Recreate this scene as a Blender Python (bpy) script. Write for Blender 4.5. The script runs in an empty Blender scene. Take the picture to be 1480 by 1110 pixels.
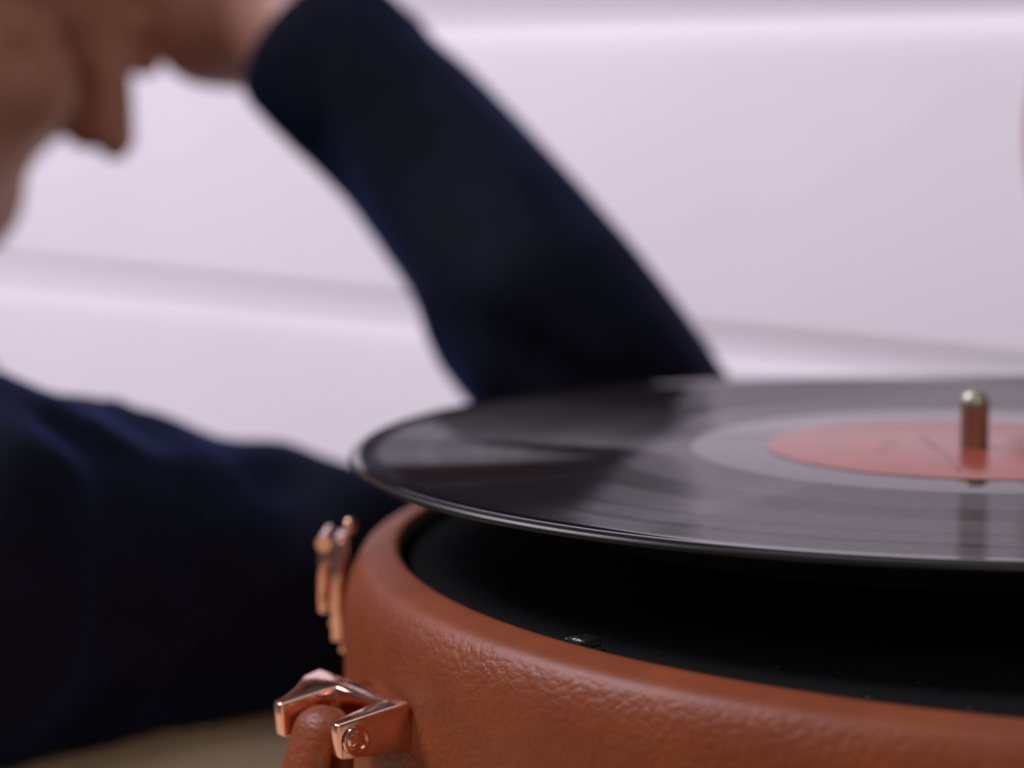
import bpy, bmesh, math, random
from mathutils import Vector, Matrix, noise

random.seed(4)
R = math.radians
scene = bpy.context.scene
COL = scene.collection

# ------------------------------------------------------------------ camera
# metres; the centre of the record's playing face is the origin
CAM = Vector((0.0, -0.6411, 0.0912))
YAW, PITCH, FPX = 0.1752, 0.1192, 3811.8
FW = Vector((-math.sin(YAW) * math.cos(PITCH), math.cos(YAW) * math.cos(PITCH), -math.sin(PITCH)))
RT = FW.cross(Vector((0, 0, 1))).normalized()
UP = RT.cross(FW)
cam_data = bpy.data.cameras.new('camera')
cam_data.sensor_width = 36.0
cam_data.lens = FPX / 1480 * 36.0
cam_data.clip_start, cam_data.clip_end = 0.01, 60.0
cam_data.dof.use_dof = True
cam_data.dof.focus_distance = 0.526
cam_data.dof.aperture_fstop = 8.2
cam = bpy.data.objects.new('camera', cam_data)
COL.objects.link(cam)
cam.matrix_world = Matrix((
    (RT.x, UP.x, -FW.x, CAM.x), (RT.y, UP.y, -FW.y, CAM.y), (RT.z, UP.z, -FW.z, CAM.z), (0, 0, 0, 1)))
scene.camera = cam


def at(px, py, depth):
    """World point seen at photo pixel (px, py) at a distance along the view axis."""
    return CAM + FW * depth + RT * ((px - 740) / FPX * depth) - UP * ((py - 555) / FPX * depth)


# ------------------------------------------------------------------ world, lamps, exposure
world = bpy.data.worlds.new('World')
scene.world = world
world.use_nodes = True
bg = world.node_tree.nodes['Background']
bg.inputs['Color'].default_value = (0.86, 0.80, 0.92, 1)
bg.inputs['Strength'].default_value = 0.095


def area_lamp(name, loc, target, size, size_y, power, color):
    d = bpy.data.lights.new(name, 'AREA')
    d.shape = 'RECTANGLE'
    d.size, d.size_y, d.energy, d.color = size, size_y, power, color
    o = bpy.data.objects.new(name, d)
    COL.objects.link(o)
    o.location = loc
    o.rotation_euler = (Vector(target) - Vector(loc)).to_track_quat('-Z', 'Y').to_euler()
    return o


area_lamp('wall_wash_lamp', (-2.1, 0.5, 1.8), (-1.0, 1.8, 0.1), 1.5, 0.8, 83, (0.95, 0.87, 1.0))
area_lamp('ceiling_panel', (-0.25, 0.15, 1.7), (-0.05, 0.05, 0.0), 0.9, 0.9, 3.4, (0.95, 0.91, 1.0))
area_lamp('front_fill', (0.5, -1.8, 1.3), (0.0, 0.0, -0.05), 0.8, 0.8, 9.5, (1.0, 0.84, 0.70))  # unseen warm fill, added to lift the surfaces facing the camera
scene.view_settings.view_transform = 'Standard'
scene.view_settings.look = 'None'
scene.view_settings.exposure = 0.0
scene.view_settings.gamma = 1.0

# ------------------------------------------------------------------ helpers


def link(name, me, parent=None, mat=None):
    o = bpy.data.objects.new(name, me)
    COL.objects.link(o)
    if parent:
        o.parent = parent
    if mat:
        me.materials.append(mat)
    return o


def mesh_obj(name, bm, mat=None, parent=None, smooth=None):
    """Links a bmesh as one object; smooth = angle in degrees below which edges are smoothed."""
    me = bpy.data.meshes.new(name)
    bmesh.ops.recalc_face_normals(bm, faces=bm.faces)
    if smooth is not None:
        for f in bm.faces:
            f.smooth = True
        for e in bm.edges:
            if len(e.link_faces) == 2 and e.calc_face_angle(0) > R(smooth):
                e.smooth = False
    bm.to_mesh(me)
    bm.free()
    return link(name, me, parent, mat)


def empty(name, loc):
    o = bpy.data.objects.new(name, None)
    COL.objects.link(o)
    o.location = loc
    o.empty_display_size = 0.02
    return o


def tag(o, label, cat, group=None):
    o['label'] = label
    o['category'] = cat
    if group:
        o['group'] = group
    return o


def lathe(profile, seg=192, cx=0.0, cy=0.0, closed=False):
    bm = bmesh.new()
    rings = []
    for r, z in profile:
        if r < 1e-6:
            rings.append([bm.verts.new((cx, cy, z))])
        else:
            rings.append([bm.verts.new((cx + r * math.cos(2 * math.pi * i / seg), cy + r * math.sin(2 * math.pi * i / seg), z)) for i in range(seg)])
    pairs = list(zip(rings, rings[1:]))
    if closed:
        pairs.append((rings[-1], rings[0]))
    for a, b in pairs:
        for i in range(seg):
            j = (i + 1) % seg
            if len(a) == 1:
                bm.faces.new((a[0], b[i], b[j]))
            elif len(b) == 1:
                bm.faces.new((a[i], b[0], a[j]))
            else:
                bm.faces.new((a[i], b[i], b[j], a[j]))
    return bm


def box(bm, lo, hi, M=None, bevel=0.0, seg=2):
    lo, hi = Vector(lo), Vector(hi)
    vs = [bm.verts.new((x, y, z)) for x in (lo.x, hi.x) for y in (lo.y, hi.y) for z in (lo.z, hi.z)]
    fs = [bm.faces.new([vs[i] for i in q]) for q in ((0, 1, 3, 2), (4, 6, 7, 5), (0, 4, 5, 1), (2, 3, 7, 6), (0, 2, 6, 4), (1, 5, 7, 3))]
    out = vs
    if bevel:
        bmesh.ops.recalc_face_normals(bm, faces=fs)
        es = list({e for f in fs for e in f.edges})
        g = bmesh.ops.bevel(bm, geom=es, offset=bevel, segments=seg, affect='EDGES', profile=0.5)
        out = list({v for f in g['faces'] for v in f.verts} | {v for v in vs if v.is_valid})
    if M is not None:
        for v in out:
            v.co = M @ v.co
    return out


def tube(bm, pts, radii, seg=16, cap=True, flat=1.0, side=None):
    """Sweeps a circle (squashed by flat along the second axis) through points."""
    pts = [Vector(p) for p in pts]
    rings = []
    ref = side or Vector((0.13, 0.31, 0.94))
    for i, p in enumerate(pts):
        t = (pts[min(i + 1, len(pts) - 1)] - pts[max(i - 1, 0)]).normalized()
        a = ref - t * ref.dot(t)
        a.normalize()
        ref = a
        b = t.cross(a)
        r = radii[i] if isinstance(radii, (list, tuple)) else radii
        rings.append([bm.verts.new(p + a * (r * math.cos(2 * math.pi * k / seg)) + b * (r * flat * math.sin(2 * math.pi * k / seg))) for k in range(seg)])
    for A, B in zip(rings, rings[1:]):
        for k in range(seg):
            bm.faces.new((A[k], A[(k + 1) % seg], B[(k + 1) % seg], B[k]))
    if cap:
        bm.faces.new(rings[0][::-1])
        bm.faces.new(rings[-1])
    return rings


def ball(bm, c, r, M=None, u=24, v=14):
    g = bmesh.ops.create_uvsphere(bm, u_segments=u, v_segments=v, radius=1.0)
    rr = r if isinstance(r, (tuple, list)) else (r, r, r)
    S = Matrix.Diagonal((*rr, 1))
    T = (M if M is not None else Matrix.Translation(Vector(c))) @ S
    for w in g['verts']:
        w.co = T @ w.co


def capsule(bm, a, b, ra, rb, flat_a=False):
    """Tapered rounded limb from a to b."""
    a, b = Vector(a), Vector(b)
    t = (b - a).normalized()
    pts, rad = [], []
    if not flat_a:
        for k in range(5):
            q = R(90 - 18 * k)
            pts.append(a - t * (ra * math.sin(q)))
            rad.append(max(ra * math.cos(q), ra * 0.02))
    else:
        pts.append(a)
        rad.append(ra)
    n = 4
    for k in range(0 if not flat_a else 1, n + 1):
        f = k / n
        if k == 0:
            f = 0.02
        pts.append(a.lerp(b, f))
        rad.append(ra + (rb - ra) * f)
    for k in range(1, 6):
        q = R(18 * k)
        pts.append(b + t * (rb * math.sin(q)))
        rad.append(max(rb * math.cos(q), rb * 0.02))
    tube(bm, pts, rad, seg=20)


def remeshed(bm, voxel, smooth_iter=4):
    """Melts overlapping volumes into ONE continuous skin."""
    me = bpy.data.meshes.new('melt')
    bmesh.ops.recalc_face_normals(bm, faces=bm.faces)
    bm.to_mesh(me)
    bm.free()
    o = bpy.data.objects.new('melt', me)
    COL.objects.link(o)
    m = o.modifiers.new('r', 'REMESH')
    m.mode = 'VOXEL'
    m.voxel_size = voxel
    s = o.modifiers.new('s', 'SMOOTH')
    s.factor, s.iterations = 0.5, smooth_iter
    dg = bpy.context.evaluated_depsgraph_get()
    out = bpy.data.meshes.new_from_object(o.evaluated_get(dg))
    bpy.data.objects.remove(o)
    bpy.data.meshes.remove(me)
    out.polygons.foreach_set('use_smooth', [True] * len(out.polygons))
    return out


# ------------------------------------------------------------------ materials


def new_mat(name):
    m = bpy.data.materials.new(name)
    m.use_nodes = True
    nt = m.node_tree
    b = nt.nodes['Principled BSDF']
    return m, nt, b


def N(nt, kind, **kw):
    n = nt.nodes.new(kind)
    for k, v in kw.items():
        if hasattr(n, k):
            setattr(n, k, v)
        else:
            n.inputs[k].default_value = v
    return n


def ramp(nt, fac, stops, interp='LINEAR'):
    n = nt.nodes.new('ShaderNodeValToRGB')
    n.color_ramp.interpolation = interp
    els = n.color_ramp.elements
    while len(els) < len(stops):
        els.new(0.5)
    for e, (p, c) in zip(els, stops):
        e.position = p
        e.color = c if len(c) == 4 else (*c, 1)
    nt.links.new(fac, n.inputs[0])
    return n


def leather_material():
    m, nt, b = new_mat('tan_leather')
    L = nt.links.new
    tc = N(nt, 'ShaderNodeTexCoord')
    warp = N(nt, 'ShaderNodeTexNoise', Scale=160.0, Detail=2.0)
    L(tc.outputs['Object'], warp.inputs['Vector'])
    mixv = N(nt, 'ShaderNodeMixRGB', blend_type='ADD', Fac=0.0035)
    L(tc.outputs['Object'], mixv.inputs[1])
    L(warp.outputs['Color'], mixv.inputs[2])
    mp = N(nt, 'ShaderNodeMapping')
    mp.inputs['Scale'].default_value = (1.0, 1.0, 1.55)
    L(mixv.outputs[0], mp.inputs['Vector'])
    v1 = N(nt, 'ShaderNodeTexVoronoi', feature='SMOOTH_F1', Scale=470.0, Smoothness=0.2)
    v2 = N(nt, 'ShaderNodeTexVoronoi', feature='SMOOTH_F1', Scale=900.0, Smoothness=0.3)
    n1 = N(nt, 'ShaderNodeTexNoise', Scale=520.0, Detail=4.0, Roughness=0.6)
    n2 = N(nt, 'ShaderNodeTexNoise', Scale=60.0, Detail=3.0)
    n3 = N(nt, 'ShaderNodeTexNoise', Scale=38.0, Detail=2.0)
    for t in (v1, v2, n1, n2, n3):
        L(mp.outputs[0], t.inputs['Vector'])
    r1 = ramp(nt, v1.outputs['Distance'], [(0.0, (1, 1, 1)), (0.35, (.8, .8, .8)), (0.75, (0, 0, 0))], 'EASE')
    r2 = ramp(nt, v2.outputs['Distance'], [(0.0, (1, 1, 1)), (0.7, (0, 0, 0))])
    a = N(nt, 'ShaderNodeMath', operation='MULTIPLY_ADD')
    L(r2.outputs[0], a.inputs[0])
    a.inputs[1].default_value = 0.22
    L(r1.outputs[0], a.inputs[2])
    c = N(nt, 'ShaderNodeMath', operation='MULTIPLY_ADD')
    L(n1.outputs['Fac'], c.inputs[0])
    c.inputs[1].default_value = 0.4
    L(a.outputs[0], c.inputs[2])
    # grain is pressed deeper in some places than others
    st = ramp(nt, n3.outputs['Fac'], [(0.3, (.25,) * 3), (0.7, (.40,) * 3)])
    # stretched tight and smooth over the rolled rim
    sx = N(nt, 'ShaderNodeSeparateXYZ')
    L(tc.outputs['Object'], sx.inputs[0])
    mr = N(nt, 'ShaderNodeMapRange')
    for k_, v_ in (('From Min', -0.0245), ('From Max', -0.0222), ('To Min', 1.0), ('To Max', 0.14)):
        mr.inputs[k_].default_value = v_
    L(sx.outputs['Z'], mr.inputs['Value'])
    tight = N(nt, 'ShaderNodeMath', operation='MULTIPLY')
    L(st.outputs[0], tight.inputs[0])
    L(mr.outputs[0], tight.inputs[1])
    bump = N(nt, 'ShaderNodeBump', Distance=0.00034)
    L(tight.outputs[0], bump.inputs['Strength'])
    L(c.outputs[0], bump.inputs['Height'])
    L(bump.outputs[0], b.inputs['Normal'])
    col = ramp(nt, n2.outputs['Fac'], [(0.3, (0.230, 0.056, 0.0185)), (0.7, (0.285, 0.072, 0.0240))])
    L(col.outputs[0], b.inputs['Base Color'])
    b.inputs['Roughness'].default_value = 0.46
    b.inputs['Specular IOR Level'].default_value = 0.28
    return m


def copper_material():
    m, nt, b = new_mat('polished_copper')
    tc = N(nt, 'ShaderNodeTexCoord')
    n = N(nt, 'ShaderNodeTexNoise', Scale=260.0, Detail=3.0)
    nt.links.new(tc.outputs['Object'], n.inputs['Vector'])
    r = ramp(nt, n.outputs['Fac'], [(0.35, (0.07,) * 3), (0.75, (0.17,) * 3)])
    nt.links.new(r.outputs[0], b.inputs['Roughness'])
    bp = N(nt, 'ShaderNodeBump', Strength=0.08, Distance=0.0003)
    nt.links.new(n.outputs['Fac'], bp.inputs['Height'])
    nt.links.new(bp.outputs[0], b.inputs['Normal'])
    b.inputs['Base Color'].default_value = (0.90, 0.52, 0.38, 1)
    b.inputs['Metallic'].default_value = 1.0
    return m


def radius_node(nt):
    tc = N(nt, 'ShaderNodeTexCoord')
    mul = N(nt, 'ShaderNodeVectorMath', operation='MULTIPLY')
    mul.inputs[1].default_value = (1, 1, 0)
    nt.links.new(tc.outputs['Object'], mul.inputs[0])
    ln = N(nt, 'ShaderNodeVectorMath', operation='LENGTH')
    nt.links.new(mul.outputs[0], ln.inputs[0])
    return ln.outputs['Value'], tc


def vinyl_material():
    """Pressed vinyl: polished lands between matt groove walls, in track bands."""
    m, nt, land = new_mat('black_vinyl')
    L = nt.links.new
    out = nt.nodes['Material Output']
    rad, tc = radius_node(nt)
    land.inputs['Specular IOR Level'].default_value = 0.30
    land.inputs['Base Color'].default_value = (0.012, 0.011, 0.012, 1)
    # groove flanks: glossy, leaning up to 45 degrees in or out along the radius, far finer than a pixel
    wall = N(nt, 'ShaderNodeBsdfPrincipled')
    wall.inputs['Base Color'].default_value = (0.016, 0.0145, 0.015, 1)
    wall.inputs['Roughness'].default_value = 0.12
    wall.inputs['Specular IOR Level'].default_value = 0.22
    kk = N(nt, 'ShaderNodeMath', operation='MULTIPLY')
    L(rad, kk.inputs[0])
    kk.inputs[1].default_value = 2.0e6
    wn = N(nt, 'ShaderNodeTexWhiteNoise', noise_dimensions='1D')
    L(kk.outputs[0], wn.inputs['W'])
    lean = ramp(nt, wn.outputs['Value'], [(0.0, (0, 0, 0)), (0.47, (.16,) * 3), (0.5, (.5,) * 3), (0.53, (.84,) * 3), (1.0, (1, 1, 1))])
    lm = N(nt, 'ShaderNodeMath', operation='MULTIPLY_ADD')
    L(lean.outputs[0], lm.inputs[0])
    lm.inputs[1].default_value = 2.0
    lm.inputs[2].default_value = -1.0
    flat_ = N(nt, 'ShaderNodeVectorMath', operation='MULTIPLY')
    flat_.inputs[1].default_value = (1, 1, 0)
    L(tc.outputs['Object'], flat_.inputs[0])
    rh = N(nt, 'ShaderNodeVectorMath', operation='NORMALIZE')
    L(flat_.outputs[0], rh.inputs[0])
    ls = N(nt, 'ShaderNodeVectorMath', operation='SCALE')
    L(rh.outputs[0], ls.inputs[0])
    L(lm.outputs[0], ls.inputs['Scale'])
    ge = N(nt, 'ShaderNodeNewGeometry')
    ad = N(nt, 'ShaderNodeVectorMath', operation='ADD')
    L(ge.outputs['Normal'], ad.inputs[0])
    L(ls.outputs[0], ad.inputs[1])
    nn = N(nt, 'ShaderNodeVectorMath', operation='NORMALIZE')
    L(ad.outputs[0], nn.inputs[0])
    L(nn.outputs[0], wall.inputs['Normal'])
    # share of matt groove wall by radius (m / 0.16)
    s = N(nt, 'ShaderNodeMath', operation='DIVIDE')
    L(rad, s.inputs[0])
    s.inputs[1].default_value = 0.16
    k = 1 / 0.16
    g = [(0.0, 0.0), (0.0680, 0.02), (0.0685, 0.68), (0.0885, 0.70), (0.0900, 0.84), (0.1035, 0.85), (0.1050, 0.72),
         (0.1180, 0.73), (0.1190, 0.82), (0.1215, 0.80), (0.1225, 0.74), (0.1300, 0.75), (0.1306, 0.88), (0.1340, 0.88),
         (0.1346, 0.76), (0.1430, 0.76), (0.1446, 0.30), (0.1475, 0.05)]
    ro = ramp(nt, s.outputs[0], [(0.0, (.06,) * 3), (0.1499 * k, (.06,) * 3), (0.1506 * k, (.34,) * 3)])
    L(ro.outputs[0], land.inputs['Roughness'])
    rp = ramp(nt, s.outputs[0], [(r * k, (v, v, v)) for r, v in g])
    # fine ring-to-ring variation, read from a radius-only noise
    cv = N(nt, 'ShaderNodeCombineXYZ')
    L(rad, cv.inputs[0])
    nz = N(nt, 'ShaderNodeTexNoise', Scale=900.0, Detail=3.0, Roughness=0.7)
    L(cv.outputs[0], nz.inputs['Vector'])
    ma = N(nt, 'ShaderNodeMath', operation='MULTIPLY_ADD')
    L(nz.outputs['Fac'], ma.inputs[0])
    ma.inputs[1].default_value = 0.22
    ma.inputs[2].default_value = 0.89
    mm = N(nt, 'ShaderNodeMath', operation='MULTIPLY')
    mm.use_clamp = True
    L(ma.outputs[0], mm.inputs[0])
    L(rp.outputs[0], mm.inputs[1])
    mix = N(nt, 'ShaderNodeMixShader')
    L(mm.outputs[0], mix.inputs[0])
    L(land.outputs[0], mix.inputs[1])
    L(wall.outputs[0], mix.inputs[2])
    L(mix.outputs[0], out.inputs['Surface'])
    return m


def label_material():
    m, nt, b = new_mat('red_label_paper')
    L = nt.links.new
    tc = N(nt, 'ShaderNodeTexCoord')
    n = N(nt, 'ShaderNodeTexNoise', Scale=90.0, Detail=4.0)
    L(tc.outputs['Object'], n.inputs['Vector'])
    r = ramp(nt, n.outputs['Fac'], [(0.3, (0.33, 0.070, 0.048)), (0.7, (0.39, 0.088, 0.060))])
    L(r.outputs[0], b.inputs['Base Color'])
    b.inputs['Roughness'].default_value = 0.2
    b.inputs['Specular IOR Level'].default_value = 0.16
    return m


def plain(name, base, rough, var=0.12, scale=40.0, metallic=0.0, bump=0.0, bump_scale=800.0, spec=0.5, dist=0.0005):
    m, nt, b = new_mat(name)
    L = nt.links.new
    tc = N(nt, 'ShaderNodeTexCoord')
    n = N(nt, 'ShaderNodeTexNoise', Scale=scale, Detail=4.0)
    L(tc.outputs['Object'], n.inputs['Vector'])
    lo = tuple(c * (1 - var) for c in base)
    hi = tuple(min(1, c * (1 + var)) for c in base)
    r = ramp(nt, n.outputs['Fac'], [(0.3, lo), (0.7, hi)])
    L(r.outputs[0], b.inputs['Base Color'])
    b.inputs['Roughness'].default_value = rough
    b.inputs['Metallic'].default_value = metallic
    b.inputs['Specular IOR Level'].default_value = spec
    if bump:
        n2 = N(nt, 'ShaderNodeTexNoise', Scale=bump_scale, Detail=3.0)
        L(tc.outputs['Object'], n2.inputs['Vector'])
        bp = N(nt, 'ShaderNodeBump', Strength=bump, Distance=dist)
        L(n2.outputs['Fac'], bp.inputs['Height'])
        L(bp.outputs[0], b.inputs['Normal'])
    return m


def felt_material():
    """Black flocked deck with scattered pale dust specks."""
    m, nt, b = new_mat('black_flock')
    L = nt.links.new
    tc = N(nt, 'ShaderNodeTexCoord')
    v = N(nt, 'ShaderNodeTexVoronoi', feature='F1', Scale=330.0)
    L(tc.outputs['Object'], v.inputs['Vector'])
    dot = ramp(nt, v.outputs['Distance'], [(0.0, (1, 1, 1)), (0.10, (1, 1, 1)), (0.16, (0, 0, 0))])
    pick = N(nt, 'ShaderNodeSeparateColor')
    L(v.outputs['Color'], pick.inputs[0])
    few = ramp(nt, pick.outputs[0], [(0.80, (0, 0, 0)), (1.0, (0.8, 0.8, 0.8))])
    mu = N(nt, 'ShaderNodeMath', operation='MULTIPLY')
    L(dot.outputs[0], mu.inputs[0])
    L(few.outputs[0], mu.inputs[1])
    mix = N(nt, 'ShaderNodeMixRGB')
    L(mu.outputs[0], mix.inputs['Fac'])
    mix.inputs[1].default_value = (0.007, 0.008, 0.0095, 1)
    mix.inputs[2].default_value = (0.17, 0.17, 0.18, 1)
    L(mix.outputs[0], b.inputs['Base Color'])
    b.inputs['Roughness'].default_value = 0.95
    b.inputs['Specular IOR Level'].default_value = 0.08
    n = N(nt, 'ShaderNodeTexNoise', Scale=1500.0, Detail=3.0)
    L(tc.outputs['Object'], n.inputs['Vector'])
    bp = N(nt, 'ShaderNodeBump', Strength=0.6, Distance=0.0004)
    L(n.outputs['Fac'], bp.inputs['Height'])
    L(bp.outputs[0], b.inputs['Normal'])
    return m


def skin_material():
    m, nt, b = new_mat('skin')
    L = nt.links.new
    tc = N(nt, 'ShaderNodeTexCoord')
    n = N(nt, 'ShaderNodeTexNoise', Scale=28.0, Detail=5.0)
    L(tc.outputs['Object'], n.inputs['Vector'])
    r = ramp(nt, n.outputs['Fac'], [(0.25, (0.44, 0.205, 0.155)), (0.75, (0.54, 0.28, 0.215))])
    L(r.outputs[0], b.inputs['Base Color'])
    b.inputs['Roughness'].default_value = 0.5
    b.inputs['Subsurface Weight'].default_value = 0.12
    b.inputs['Subsurface Radius'].default_value = (0.008, 0.003, 0.002)
    b.inputs['Subsurface Scale'].default_value = 1.0
    n2 = N(nt, 'ShaderNodeTexNoise', Scale=700.0, Detail=3.0)
    L(tc.outputs['Object'], n2.inputs['Vector'])
    bp = N(nt, 'ShaderNodeBump', Strength=0.15, Distance=0.0005)
    L(n2.outputs['Fac'], bp.inputs['Height'])
    L(bp.outputs[0], b.inputs['Normal'])
    return m


def wool_material():
    m, nt, b = new_mat('navy_knit')
    L = nt.links.new
    tc = N(nt, 'ShaderNodeTexCoord')
    n = N(nt, 'ShaderNodeTexNoise', Scale=55.0, Detail=5.0)
    L(tc.outputs['Object'], n.inputs['Vector'])
    r = ramp(nt, n.outputs['Fac'], [(0.3, (0.0018, 0.0024, 0.0066)), (0.7, (0.0036, 0.0048, 0.0130))])
    L(r.outputs[0], b.inputs['Base Color'])
    b.inputs['Roughness'].default_value = 0.9
    b.inputs['Specular IOR Level'].default_value = 0.15
    b.inputs['Sheen Weight'].default_value = 0.15
    b.inputs['Sheen Roughness'].default_value = 0.45
    b.inputs['Sheen Tint'].default_value = (0.12, 0.25, 1.0, 1)
    w = N(nt, 'ShaderNodeTexNoise', Scale=420.0, Detail=2.0)
    L(tc.outputs['Object'], w.inputs['Vector'])
    bp = N(nt, 'ShaderNodeBump', Strength=0.5, Distance=0.0008)
    L(w.outputs['Fac'], bp.inputs['Height'])
    L(bp.outputs[0], b.inputs['Normal'])
    return m


LEATHER, COPPER, VINYL, LABEL = leather_material(), copper_material(), vinyl_material(), label_material()
FELT, SKIN, KNIT = felt_material(), skin_material(), wool_material()
PAINT = plain('white_paint', (0.78, 0.75, 0.79), 0.5, 0.03, 3.0, bump=0.1, bump_scale=60.0)
WOOD = plain('pale_wood', (0.72, 0.57, 0.38), 0.45, 0.15, 12.0)
STEEL = plain('spindle_steel', (0.44, 0.43, 0.35), 0.45, 0.06, 200.0, metallic=1.0)
BLACK = plain('black_plastic', (0.015, 0.015, 0.016), 0.28, 0.1, 200.0, bump=0.5, bump_scale=900.0)
RUBBER = plain('black_rubber', (0.02, 0.02, 0.02), 0.7)
INK = plain('label_ink', (0.16, 0.035, 0.035), 0.3)
HAIR = plain('dark_hair', (0.012, 0.008, 0.006), 0.5, 0.3, 90.0, bump=0.8, bump_scale=300.0, dist=0.004)
EYE = plain('eye_white', (0.7, 0.68, 0.66), 0.15, 0.05)
IRIS = plain('eye_iris', (0.05, 0.025, 0.012), 0.15)
LINING = plain('brown_lining', (0.10, 0.045, 0.028), 0.7, 0.15, 60.0)

# ------------------------------------------------------------------ setting: table and plank wall
TZ = -0.1018
table = tag(empty('table', (0.3, 0.1, TZ - 0.74)), 'pale wooden table carrying the record player and the bent elbow', 'table')
b_ = bmesh.new()
box(b_, (-0.33, -0.9, TZ - 0.03), (0.95, 0.50, TZ), bevel=0.004)
t_ = mesh_obj('tabletop', b_, WOOD, None, 40)
t_.parent = table
t_.matrix_parent_inverse = Matrix.Translation(-table.location)
for lx in (-0.27, 0.88):
    for ly in (-0.83, 0.43):
        b_ = bmesh.new()
        box(b_, (lx - 0.025, ly - 0.025, TZ - 0.74), (lx + 0.025, ly + 0.025, TZ - 0.031), bevel=0.003)
        t_ = mesh_obj('leg', b_, WOOD, None, 40)
        t_.parent = table
        t_.matrix_parent_inverse = Matrix.Translation(-table.location)

b_ = bmesh.new()
bmesh.ops.create_grid(b_, x_segments=1, y_segments=1, size=4.0)
for v in b_.verts:
    v.co.z = TZ - 0.74
fl = mesh_obj('floor', b_, plain('floor_grey', (0.30, 0.27, 0.25), 0.6, 0.1, 4.0))
fl['kind'] = 'structure'

# oblique wall of wide white planks: it comes nearer towards the right
WD = Vector((0.804, -0.595, 0)).normalized()      # along the wall
WN = Vector((-0.595, -0.804, 0)).normalized()     # towards the camera
W0 = Vector((-0.366, 1.43, 0))
WM = Matrix(((WD.x, WN.x, 0, W0.x), (WD.y, WN.y, 0, W0.y), (0, 0, 1, 0), (0, 0, 0, 1)))
wall = tag(empty('plank_wall', (W0.x, W0.y, TZ - 0.74)), 'white painted wall of wide horizontal planks behind the bent arm', 'wall')
PITCHZ = 0.244
inv = Matrix.Translation(-wall.location)
plank_mesh = None
for i in range(-3, 4):
    z0 = -0.107 + PITCHZ * i
    if plank_mesh is None:
        bm = bmesh.new()
        L2 = 2.6
        # section (depth towards the room, height): shadow gap below, soft lip on top
        sec = [(-0.005, 0.003), (0.007, 0.003), (0.010, 0.006), (0.010, 0.205), (0.0085, 0.222), (0.0055, 0.234), (0.000, 0.2412), (-0.005, 0.2420)]
        vs = [[bm.verts.new((x, d, h)) for d, h in sec] for x in (-L2, L2)]
        for k in range(len(sec)):
            j = (k + 1) % len(sec)
            bm.faces.new((vs[0][k], vs[1][k], vs[1][j], vs[0][j]))
        bm.faces.new(vs[0][::-1])
        bm.faces.new(vs[1])
        o = mesh_obj('plank', bm, PAINT, wall, 25)
        plank_mesh = o.data
    else:
        o = link('plank', plank_mesh, wall)
    o.matrix_basis = inv @ WM @ Matrix.Translation((0, 0, z0))
bm = bmesh.new()
box(bm, (-2.6, -0.10, TZ - 0.74), (2.6, -0.0047, 0.86), WM)
o = mesh_obj('backing_board', bm, PAINT, wall)
o.matrix_parent_inverse = inv

# ------------------------------------------------------------------ record player
CX, CY = 0.053, -0.001
player = tag(empty('record_player', (CX, CY, TZ)), 'round tan leather case record player with copper fittings', 'record player')
PINV = Matrix.Translation(-player.location)


def pl(o, parent=None):
    o.parent = parent or player
    o.matrix_parent_inverse = PINV if parent is None else (parent.matrix_parent_inverse.copy() if False else Matrix.Identity(4))
    return o


shell = [(0.188, -0.0925), (0.1995, -0.093), (0.2022, -0.0915), (0.2030, -0.088), (0.2034, -0.075), (0.2036, -0.06), (0.2036, -0.042), (0.2035, -0.0365), (0.2032, -0.0325), (0.2026, -0.0292), (0.2017, -0.0265),
         (0.2006, -0.0245), (0.1996, -0.0231), (0.1987, -0.0223), (0.1979, -0.02185), (0.1970, -0.02155), (0.1960, -0.0213), (0.1940, -0.0208), (0.1922, -0.0204),
         (0.1910, -0.0204), (0.1905, -0.0212), (0.1903, -0.0230), (0.1902, -0.030), (0.188, -0.030)]
pl(mesh_obj('case_body', lathe(shell, 256, CX, CY, closed=True), LEATHER, None, 60))
pl(mesh_obj('base_panel', lathe([(0, -0.0922), (0.1875, -0.0922), (0.1875, -0.0900), (0, -0.0900)], 96, CX, CY), BLACK, None, 30))
pl(mesh_obj('deck', lathe([(0, -0.0240), (0.1900, -0.0240), (0.1900, -0.028), (0, -0.028)], 128, CX, CY), FELT, None, 30))
for k in range(4):
    a = R(45 + 90 * k)
    pl(mesh_obj('foot', lathe([(0, TZ), (0.009, TZ), (0.011, TZ + 0.002), (0.011, -0.0924), (0, -0.0924)], 24, CX + 0.165 * math.cos(a), CY + 0.165 * math.sin(a)), RUBBER, None, 40))
pl(mesh_obj('platter', lathe([(0.004, -0.0020), (0.104, -0.0020), (0.106, -0.003), (0.106, -0.0145), (0.104, -0.0155), (0.02, -0.0155), (0.02, -0.0238), (0.004, -0.0238)], 128), RUBBER, None, 30))
pl(mesh_obj('spindle', lathe([(0, -0.0235), (0.0034, -0.0235), (0.0034, 0.0098), (0.0035, 0.0100), (0.0035, 0.0112), (0.0031, 0.0126), (0.0022, 0.0137), (0.0010, 0.0142), (0, 0.0143)], 32), STEEL, None, 40))

# small black catch on the deck at the front edge
bm = bmesh.new()
ang = math.atan2(-0.133, -0.125)
MC = Matrix.Translation((CX + 0.1862 * math.cos(ang), CY + 0.1862 * math.sin(ang), -0.0240)) @ Matrix.Rotation(ang + math.pi / 2, 4, 'Z')
box(bm, (-0.0030, -0.0025, 0), (0.0022, 0.0025, 0.0040), MC, 0.0008)
box(bm, (-0.0052, -0.0018, 0), (-0.0032, 0.0020, 0.0034), MC, 0.0007)
box(bm, (0.0026, -0.0020, 0), (0.0048, 0.0018, 0.0024), MC, 0.0006)
pl(mesh_obj('catch', bm, BLACK, None, 60))

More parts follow.
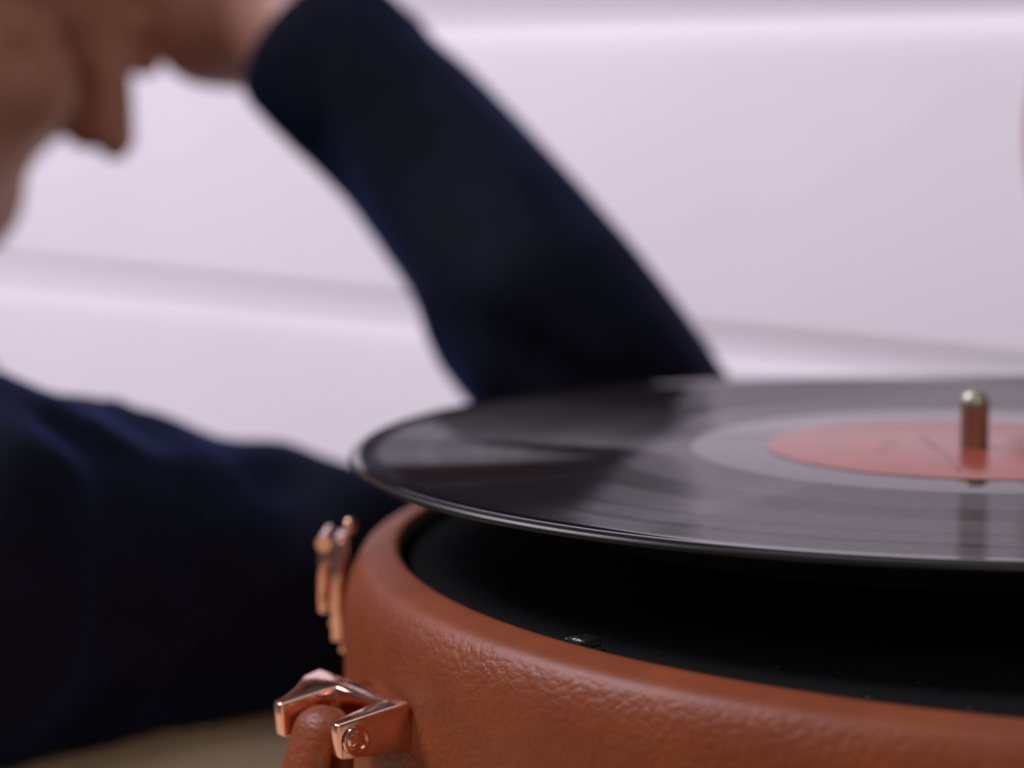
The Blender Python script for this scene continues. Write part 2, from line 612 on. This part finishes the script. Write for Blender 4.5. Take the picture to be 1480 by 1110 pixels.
# lid, swung open and leaning back on its hinge (mostly past the right edge of the picture)
PHI = R(64.0)
HP = Vector((CX + 0.205 * math.cos(PHI), CY + 0.205 * math.sin(PHI), -0.0205))
axis = Vector((-math.sin(PHI), math.cos(PHI), 0))
LM = Matrix.Translation(HP) @ Matrix.Rotation(R(139), 4, axis) @ Matrix.Translation(-HP)
lidp = [(0, 0.040), (0.190, 0.040), (0.199, 0.037), (0.2033, 0.030), (0.2036, 0.010), (0.2036, -0.017), (0.2025, -0.0195), (0.192, -0.0195), (0.190, -0.018), (0.190, 0.034), (0.185, 0.0365), (0, 0.0365)]
bm = lathe(lidp, 128, CX, CY)
bmesh.ops.transform(bm, matrix=LM, verts=bm.verts)
lid = pl(mesh_obj('lid', bm, LEATHER, None, 50))
bm = lathe([(0, 0.0355), (0.186, 0.0355), (0.186, 0.0362), (0, 0.0362)], 96, CX, CY)
bmesh.ops.transform(bm, matrix=LM, verts=bm.verts)
o = mesh_obj('lid_lining', bm, LINING, lid, 40)
for s in (-0.05, 0.05):
    bm = bmesh.new()
    c = HP + axis * s + Vector((math.cos(PHI), math.sin(PHI), 0)) * 0.002
    tube(bm, [c - axis * 0.014, c + axis * 0.014], 0.0028, 12)
    pl(mesh_obj('hinge', bm, COPPER, None, 40))


def frame(theta, r, z, skew=0.0):
    """Local axes on the case wall: x = along the wall (away from the viewer), y = outward, z = up."""
    o = Vector((CX + r * math.cos(theta), CY + r * math.sin(theta), z))
    a = theta + skew
    n = Vector((math.cos(a), math.sin(a), 0))
    t = Vector((math.sin(a), -math.cos(a), 0))
    return Matrix(((t.x, n.x, 0, o.x), (t.y, n.y, 0, o.y), (t.z, n.z, 1, o.z), (0, 0, 0, 1)))


def bracket_body(M):
    """U-shaped yoke: straight back bar, two arms that slim towards their tips; far arm flares into the bar."""
    bm = bmesh.new()
    # plan outline (t, n) with top and bottom height at each point
    def zt(n): return -0.085 * n
    def zb(n): return -0.0110 + 0.13 * n
    near = [(0.0, 0.0), (0.0006, 0.0042), (0.0012, 0.010), (0.0018, 0.0166), (0.0050, 0.0166), (0.0060, 0.010), (0.0068, 0.0042)]
    far = [(0.0232, 0.0042), (0.0238, 0.010), (0.0246, 0.0172), (0.0281, 0.0172), (0.0292, 0.0135), (0.0312, 0.0102), (0.0338, 0.0074), (0.0362, 0.0050), (0.0372, 0.0)]
    top, bot = {}, {}

    def V(p):
        key = (round(p[0], 6), round(p[1], 6))
        if key not in top:
            top[key] = bm.verts.new((p[0], p[1], zt(p[1])))
            bot[key] = bm.verts.new((p[0], p[1], zb(p[1])))
        return key
    quads = []
    n_ = [V(p) for p in near]
    f_ = [V(p) for p in far]
    m0, m1 = V((0.0066, 0.0)), V((0.0232, 0.0))
    quads.append([n_[0], n_[1], n_[6], m0])
    quads.append([n_[1], n_[2], n_[5], n_[6]])
    quads.append([n_[2], n_[3], n_[4], n_[5]])
    quads.append([m0, n_[6], f_[0], m1])
    quads.append([m1, f_[0], f_[7], f_[8]])
    quads.append([f_[0], f_[1], f_[5], f_[6], f_[7]])
    quads.append([f_[1], f_[2], f_[3], f_[4], f_[5]])
    for q in quads:
        bm.faces.new([top[k] for k in q])
        bm.faces.new([bot[k] for k in q][::-1])
    loop = n_ + f_ + [m1, m0]
    for i, k in enumerate(loop):
        j = loop[(i + 1) % len(loop)]
        bm.faces.new((top[k], bot[k], bot[j], top[j]))
    bmesh.ops.recalc_face_normals(bm, faces=bm.faces)
    sharp = [e for e in bm.edges if len(e.link_faces) == 2 and e.calc_face_angle(0) > R(35)]
    bmesh.ops.bevel(bm, geom=sharp, offset=0.00055, segments=3, affect='EDGES', profile=0.5, clamp_overlap=True)
    bmesh.ops.transform(bm, matrix=M, verts=bm.verts)
    return bm


def handle_bracket(theta, z, skew, mirror=False):
    M = frame(theta, 0.2040, z, skew) @ Matrix.Rotation(R(-6), 4, 'X')
    if mirror:
        M = M @ Matrix.Diagonal((-1, 1, 1, 1))
    br = pl(mesh_obj('handle_bracket', bracket_body(M), COPPER, None, 32))
    # base flange that fills the wedge between bar and curved wall
    bm = bmesh.new()
    box(bm, (0.002, -0.0085, -0.0095), (0.028, -0.0002, -0.0024), M, 0.0004)
    mesh_obj('base_plate', bm, COPPER, br, 40)
    # recessed cross-head screw on the outer face of the near arm
    bm = bmesh.new()
    S = M @ Matrix.Translation((0.00085, 0.0128, -0.0054)) @ Matrix.Rotation(R(-90), 4, 'Y') @ Matrix.Rotation(R(25), 4, 'Z')
    prof = [(0.0, 0.00022), (0.0012, 0.00024), (0.0018, 0.00014), (0.0021, -0.0002), (0.0023, -0.0002), (0.00245, 0.00018), (0.0027, 0.00024), (0.00305, 0.00012), (0.0032, -0.0004)]
    g = lathe(prof, 40)
    for f in range(4):                                   # four raised quarters leave the cross slot between them
        q = Matrix.Rotation(R(90 * f), 4, 'Z')
        arc = [(0.00028, 0.00028)] + [(0.0017 * math.cos(a_), 0.0017 * math.sin(a_)) for a_ in [R(10 + 14 * k_) for k_ in range(6)]]
        lo_ = [g.verts.new(q @ Vector((x_, y_, 0.0001))) for x_, y_ in arc]
        hi_ = [g.verts.new(q @ Vector((x_ * 0.95, y_ * 0.95, 0.00052 - 60 * (x_ * x_ + y_ * y_)))) for x_, y_ in arc]
        g.faces.new(hi_)
        for k_ in range(len(arc)):
            g.faces.new((lo_[k_], lo_[(k_ + 1) % len(arc)], hi_[(k_ + 1) % len(arc)], hi_[k_]))
    bmesh.ops.transform(g, matrix=S, verts=g.verts)
    bm.free()
    mesh_obj('screw', g, COPPER, br, 50)
    bm = bmesh.new()
    tube(bm, [M @ Vector((0.004, 0.0124, -0.0070)), M @ Vector((0.026, 0.0124, -0.0070))], 0.0016, 14)
    mesh_obj('pin', bm, COPPER, br, 40)
    return M


TH1, TH2 = R(-145.0), R(-85.0)
M1 = handle_bracket(TH1, -0.0392, R(9))
M2 = handle_bracket(TH2, -0.0392, R(-9), True)

# carrying handle: a padded leather strap that loops over both pins and hangs round the front of the case
pa, pb = M1 @ Vector((0.0154, 0.0124, -0.0070)), M2 @ Vector((0.0146, 0.0124, -0.0070))
pts, rad = [], []
n1 = (M1.to_3x3() @ Vector((0, 1, 0))).normalized()
n2 = (M2.to_3x3() @ Vector((0, 1, 0))).normalized()
for n, d in ((n1, 1), ):
    for q in (-0.030, -0.018, -0.006):
        pts.append(pa - n * 0.0028 + Vector((0, 0, q - 0.002)))
        rad.append(0.0055)
    for k in range(1, 8):
        a = R(180 - 25 * k)
        pts.append(pa + n * (0.0024 * math.cos(a)) + Vector((0, 0, 0.0022 * math.sin(a))))
        rad.append(0.0070)
    pts.append(pa + n * 0.0052 + Vector((0, 0, -0.008)))
    rad.append(0.0080)
steps = 26
for k in range(1, steps):
    f = k / steps
    th = math.atan2(pa.y - CY, pa.x - CX) * (1 - f) + math.atan2(pb.y - CY, pb.x - CX) * f
    sag = math.sin(math.pi * f) ** 0.55
    rr = 0.222 + 0.006 * sag
    pts.append(Vector((CX + rr * math.cos(th), CY + rr * math.sin(th), pa.z - 0.012 - 0.036 * sag)))
    rad.append(0.0082 + 0.001 * sag)
pts.append(pb + n2 * 0.0068 + Vector((0, 0, -0.008)))
rad.append(0.006)
for k in range(0, 8):
    a = R(25 * k)
    pts.append(pb + n2 * (0.0024 * math.cos(a)) + Vector((0, 0, 0.0022 * math.sin(a))))
    rad.append(0.0070)
for q in (-0.006, -0.018):
    pts.append(pb - n2 * 0.0028 + Vector((0, 0, q)))
    rad.append(0.0055)
bm = bmesh.new()
side = (M1.to_3x3() @ Vector((1, 0, 0))).normalized()
tube(bm, pts, rad, 20, True, 0.50, side)
pl(mesh_obj('handle', bm, LEATHER, None, 60))

# draw latch on the far side of the case wall
ML = frame(R(-172.0), 0.2036, -0.0198)
bm = bmesh.new()
box(bm, (-0.008, 0.0, -0.0255), (0.008, 0.0034, -0.0010), ML, 0.0006)
box(bm, (-0.0045, 0.0, -0.0292), (0.0045, 0.0018, -0.0258), ML, 0.0006)
latch = pl(mesh_obj('latch', bm, COPPER, None, 40))
bm = bmesh.new()
for s in (-1, 1):
    box(bm, (s * 0.0060 - 0.0016, 0.0036, -0.0165), (s * 0.0060 + 0.0016, 0.0067, -0.0010), ML, 0.0009)
box(bm, (-0.0076, 0.0036, -0.0190), (0.0076, 0.0067, -0.0125), ML, 0.0011)
box(bm, (-0.0072, 0.0030, -0.0180), (0.0072, 0.0050, -0.0060), ML, 0.0004)
mesh_obj('lever', bm, COPPER, latch, 40)
bm = bmesh.new()
tube(bm, [ML @ Vector((-0.0080, 0.0050, -0.0018)), ML @ Vector((0.0080, 0.0050, -0.0018))], 0.0019, 20)
mesh_obj('pivot', bm, COPPER, latch, 40)
bm = bmesh.new()
box(bm, (-0.003, 0.0020, -0.0232), (0.003, 0.0046, -0.0206), ML, 0.0008)
mesh_obj('hook', bm, COPPER, latch, 40)
bm = bmesh.new()
ball(bm, ML @ Vector((0.0, -0.0006, 0.0016)), 0.0016)
box(bm, (-0.0018, -0.0016, -0.0006), (0.0018, 0.0006, 0.0012), ML, 0.0004)
mesh_obj('stud', bm, COPPER, latch, 60)

# ------------------------------------------------------------------ vinyl record
rec = [(0.0036, 0.0), (0.0495, 0.0), (0.0505, -0.00005), (0.0680, -0.00012), (0.0686, -0.00018), (0.1035, -0.00020), (0.1340, -0.00020), (0.1440, -0.00020),
       (0.1466, -0.00012), (0.1480, 0.00010), (0.1490, 0.00014), (0.1497, 0.00002), (0.1502, -0.00022), (0.1506, -0.00055), (0.1509, -0.0009), (0.15105, -0.0013), (0.1509, -0.0017), (0.1505, -0.0020),
       (0.1480, -0.0019), (0.108, -0.00185), (0.0036, -0.0018)]
record = tag(mesh_obj('vinyl_record', lathe(rec, 360, 0, 0, closed=True), VINYL, None, 60),
             'black vinyl record with a red centre label lying on the platter', 'record')
lab = mesh_obj('label', lathe([(0.0036, 0.0001), (0.0036, 0.00028), (0.0492, 0.00028), (0.0500, 0.0001)], 128), LABEL, record, 60)
# faint print on the label: ring of short rules and one long stroke
bm = bmesh.new()


def stroke(x0, y0, x1, y1, w):
    a, c = Vector((x0, y0, 0.00036)), Vector((x1, y1, 0.00036))
    d = (c - a).normalized()
    nn = Vector((-d.y, d.x, 0)) * w / 2
    bm.faces.new([bm.verts.new(q) for q in (a - nn, c - nn, c + nn, a + nn)])


stroke(-0.0130, 0.0150, -0.0085, -0.0040, 0.0016)
stroke(-0.0070, -0.010, -0.0030, -0.040, 0.0010)
stroke(0.0085, 0.0125, 0.0135, 0.0165, 0.0022)
stroke(-0.0225, 0.0060, -0.0185, 0.0040, 0.0012)
stroke(-0.0235, -0.0090, -0.0200, -0.0110, 0.0012)
mesh_obj('label_print', bm, INK, lab)

# ------------------------------------------------------------------ person leaning on a bent arm
ppl = tag(empty('person', tuple(at(-420, 1300, 0.9))), 'person in a navy sweater propping the head on one hand beside the record player', 'person')
QINV = Matrix.Translation(-ppl.location)


def pp(o):
    o.parent = ppl
    o.matrix_parent_inverse = QINV
    return o


# joints as (photo x, photo y, distance, radius in photo pixels at that distance)
FORE = [(452, 62, 0.905, 124), (600, 207, 0.885, 132), (708, 340, 0.865, 150), (790, 450, 0.850, 165), (866, 556, 0.845, 168), (930, 664, 0.848, 170), (985, 806, 0.865, 168)]
UPPER = [(985, 806, 0.865, 168), (720, 842, 0.850, 162), (560, 852, 0.828, 164), (430, 850, 0.816, 188), (290, 838, 0.804, 212), (140, 834, 0.790, 236), (-100, 842, 0.748, 300), (-350, 770, 0.755, 312)]


def jt(j):
    return at(j[0], j[1], j[2]), j[3] / FPX * j[2]


def chain(bm, js, k=1.0, flat_first=False):
    for i, (a, b) in enumerate(zip(js, js[1:])):
        (pa_, ra), (pb_, rb) = jt(a), jt(b)
        capsule(bm, pa_, pb_, ra * k, rb * k, flat_first and i == 0)


SHR = at(-350, 740, 0.78)
NECK = at(-330, 520, 0.936)
SHL = at(-330, 690, 1.104)
HIPS = SHR + Vector((-0.26, 0.10, -0.27))
CHEST = SHR.lerp(SHL, 0.5) + Vector((-0.05, 0, -0.10))
HEAD = at(-78, 8, 0.96)
ELB = [(-330, 690, 1.104, 190), (-125, 620, 1.060, 152), (-60, 800, 1.040, 150), (150, 880, 0.960, 130), (430, 905, 0.904, 110)]   # other arm, lying behind

# body skin: head, neck, trunk, arms and both hands melted into one surface
bm = bmesh.new()
hu = (UP * math.cos(R(24)) + RT * math.sin(R(24))).normalized()     # up through the crown, tilted towards the hand
hf0 = (-FW + RT * 0.18 - UP * 0.10)
hf = (hf0 - hu * hf0.dot(hu)).normalized()                          # where the face points
hr = hf.cross(hu).normalized() * -1                                  # towards image right
HB = Matrix(((hr.x, hf.x, hu.x, HEAD.x), (hr.y, hf.y, hu.y, HEAD.y), (hr.z, hf.z, hu.z, HEAD.z), (0, 0, 0, 1))) @ Matrix.Scale(0.86, 4)   # a small head


def hd(x, y, z, rx, ry, rz):
    ball(bm, None, (rx, ry, rz), HB @ Matrix.Translation((x, y, z)), 28, 18)


hd(0, -0.012, 0.040, 0.072, 0.092, 0.085)      # skull
hd(0, 0.022, -0.030, 0.062, 0.060, 0.072)      # face
hd(0, 0.028, -0.066, 0.056, 0.054, 0.056)      # jaw
hd(0, 0.060, -0.104, 0.026, 0.022, 0.020)      # chin
for s in (-1, 1):
    hd(s * 0.030, 0.064, 0.004, 0.017, 0.014, 0.012)    # closed lids
    hd(s * 0.040, 0.048, -0.018, 0.026, 0.024, 0.024)   # cheekbones
    hd(s * 0.050, 0.005, -0.070, 0.014, 0.030, 0.024)   # jaw angle
    hd(s * 0.029, 0.072, 0.022, 0.024, 0.014, 0.008)    # brows
    hd(s * 0.074, -0.010, -0.005, 0.008, 0.018, 0.030)  # ears
hd(0, 0.088, -0.020, 0.012, 0.018, 0.016)      # nose tip
hd(0, 0.080, 0.004, 0.009, 0.016, 0.026)       # nose bridge
hd(0, 0.078, -0.054, 0.024, 0.010, 0.006)      # lips
hd(0, 0.077, -0.064, 0.022, 0.011, 0.007)
capsule(bm, HB @ Vector((0, -0.020, -0.04)), NECK, 0.042, 0.046)
capsule(bm, NECK, CHEST, 0.048, 0.088)
capsule(bm, SHR.lerp(NECK, 0.1), NECK.lerp(SHR, 0.05), 0.048, 0.044)
capsule(bm, SHL, NECK, 0.044, 0.044)
capsule(bm, CHEST, HIPS, 0.092, 0.104)
chain(bm, [(*j[:3], j[3] * 0.80) for j in UPPER])
chain(bm, [(*j[:3], j[3] * 0.80) for j in FORE])
chain(bm, [(*j[:3], j[3] * 0.78) for j in ELB])


def limb(js):
    for a, b in zip(js, js[1:]):
        (p0, r0), (p1, r1) = jt(a), jt(b)
        capsule(bm, p0, p1, r0, r1)


# propping hand: heel of the palm towards the cuff, fingers curled down beside the cheek
limb([(445, 72, 0.905, 90), (395, 50, 0.925, 84), (350, 42, 0.945, 90), (305, 36, 0.955, 92), (300, -40, 0.970, 80)])
limb([(330, -50, 0.972, 80), (250, -125, 0.978, 66), (205, -150, 0.980, 56)])
limb([(215, -120, 0.948, 30), (160, -90, 0.944, 29), (160, 70, 0.948, 30), (164, 150, 0.950, 31), (166, 204, 0.952, 31)])     # little finger
limb([(200, -150, 0.960, 31), (130, -90, 0.957, 30), (132, 60, 0.960, 30), (126, 140, 0.962, 31), (128, 192, 0.963, 31)])     # ring finger
limb([(190, -170, 0.980, 32), (105, -110, 0.978, 30), (108, 30, 0.981, 28), (116, 140, 0.982, 26)])    # middle finger
limb([(195, -175, 0.996, 31), (150, -140, 1.000, 29), (160, -20, 1.004, 27), (178, 70, 1.004, 25)])     # forefinger, furthest
limb([(320, -20, 0.988, 46), (262, -60, 1.006, 38), (220, 10, 1.012, 36), (206, 88, 1.012, 31)])    # thumb, tucked in behind the fingers
# resting hand behind the case
limb([(430, 905, 0.904, 80), (520, 915, 0.896, 85), (600, 925, 0.888, 75)])
for q, (dx, dd) in enumerate(((150, 0.024), (165, 0.0096), (158, -0.0048), (125, -0.0176))):
    limb([(590, 925, 0.888 + dd, 30), (590 + dx * 0.55, 935, 0.884 + dd, 28), (590 + dx, 960, 0.880 + dd, 24)])
limb([(500, 905, 0.920, 36), (560, 895, 0.932, 32), (625, 915, 0.928, 27)])
body = pp(link('body', remeshed(bm, 0.0045, 2), None, SKIN))

# hair
bm = bmesh.new()
ball(bm, None, (0.079, 0.094, 0.082), HB @ Matrix.Translation((0, -0.022, 0.058)), 40, 26)
ball(bm, None, (0.074, 0.060, 0.090), HB @ Matrix.Translation((0, -0.052, 0.010)), 40, 26)
hm = remeshed(bm, 0.005, 3)
for v in hm.vertices:
    n = noise.noise(v.co * 55) * 0.004 + noise.noise(v.co * 140) * 0.002
    v.co += v.normal * n
pp(link('hair', hm, None, HAIR))

# sweater
bm = bmesh.new()
chain(bm, FORE, 1.0, True)
chain(bm, UPPER)
chain(bm, ELB)
capsule(bm, SHR, SHL, 0.062, 0.053)
capsule(bm, SHR.lerp(NECK, 0.30), NECK.lerp(SHL, 0.5), 0.056, 0.053)
capsule(bm, SHR.lerp(SHL, 0.5), CHEST, 0.08, 0.10)
capsule(bm, CHEST, HIPS, 0.10, 0.12)
sm = remeshed(bm, 0.0056, 3)
fold_dir = (at(200, 900, 0.8) - at(430, 655, 0.8)).normalized()
fore_dir = (jt(FORE[0])[0] - jt(FORE[-1])[0]).normalized()
elbow = jt(FORE[-1])[0]
upper_dir = (jt(UPPER[4])[0] - elbow).normalized()
for v in sm.vertices:
    p = v.co.copy()
    d_el = (p - elbow).length
    w = min(1.0, max(0.0, 0.5 + ((p - elbow).dot(upper_dir) - (p - elbow).dot(fore_dir)) / 0.07))
    w = w * w * (3 - 2 * w)                      # 1 on the resting upper arm, 0 on the raised forearm
    fd = (fold_dir * w + (RT * 0.55 - UP * 0.80) * (1 - w)).normalized()
    a = p - fd * (p.dot(fd) * 0.72)
    f = noise.noise(a * 21 + Vector((3.1, 7.7, 1.3)))
    g = noise.noise(a * 42 + Vector((9.1, 0.7, 5.3)))
    amp = 0.0048 + 0.0085 * w * min(1.0, max(0.15, (d_el - 0.03) / 0.10))
    ridge = (1 - abs(f) * 2.2)
    v.co += v.normal * (amp * (0.55 * ridge - 0.25) + amp * 0.35 * g)
    if v.co.z < TZ + 0.0015 and v.co.x > -0.33:
        v.co.z = TZ + 0.0015
sweater = pp(link('sweater', sm, None, KNIT))
# ribbed cuff of the raised sleeve
w0, wr = jt(FORE[0])
w1 = jt(FORE[1])[0]
ax = (w1 - w0).normalized()
bm = bmesh.new()
ref = ax.orthogonal().normalized()
bi = ax.cross(ref)
rings = []
for s, k in ((0.0, 0.90), (-0.0012, 0.97), (0.0, 1.0), (0.010, 1.01), (0.024, 1.01), (0.034, 0.98)):
    ring = []
    for q in range(120):
        t = 2 * math.pi * q / 120
        rr = wr * k + (0.0009 if q % 4 < 2 else 0.0)
        ring.append(bm.verts.new(w0 + ax * s + (ref * math.cos(t) + bi * math.sin(t)) * rr))
    rings.append(ring)
for A, B in zip(rings, rings[1:]):
    for q in range(120):
        bm.faces.new((A[q], A[(q + 1) % 120], B[(q + 1) % 120], B[q]))
mesh_obj('cuff', bm, KNIT, sweater, 60)
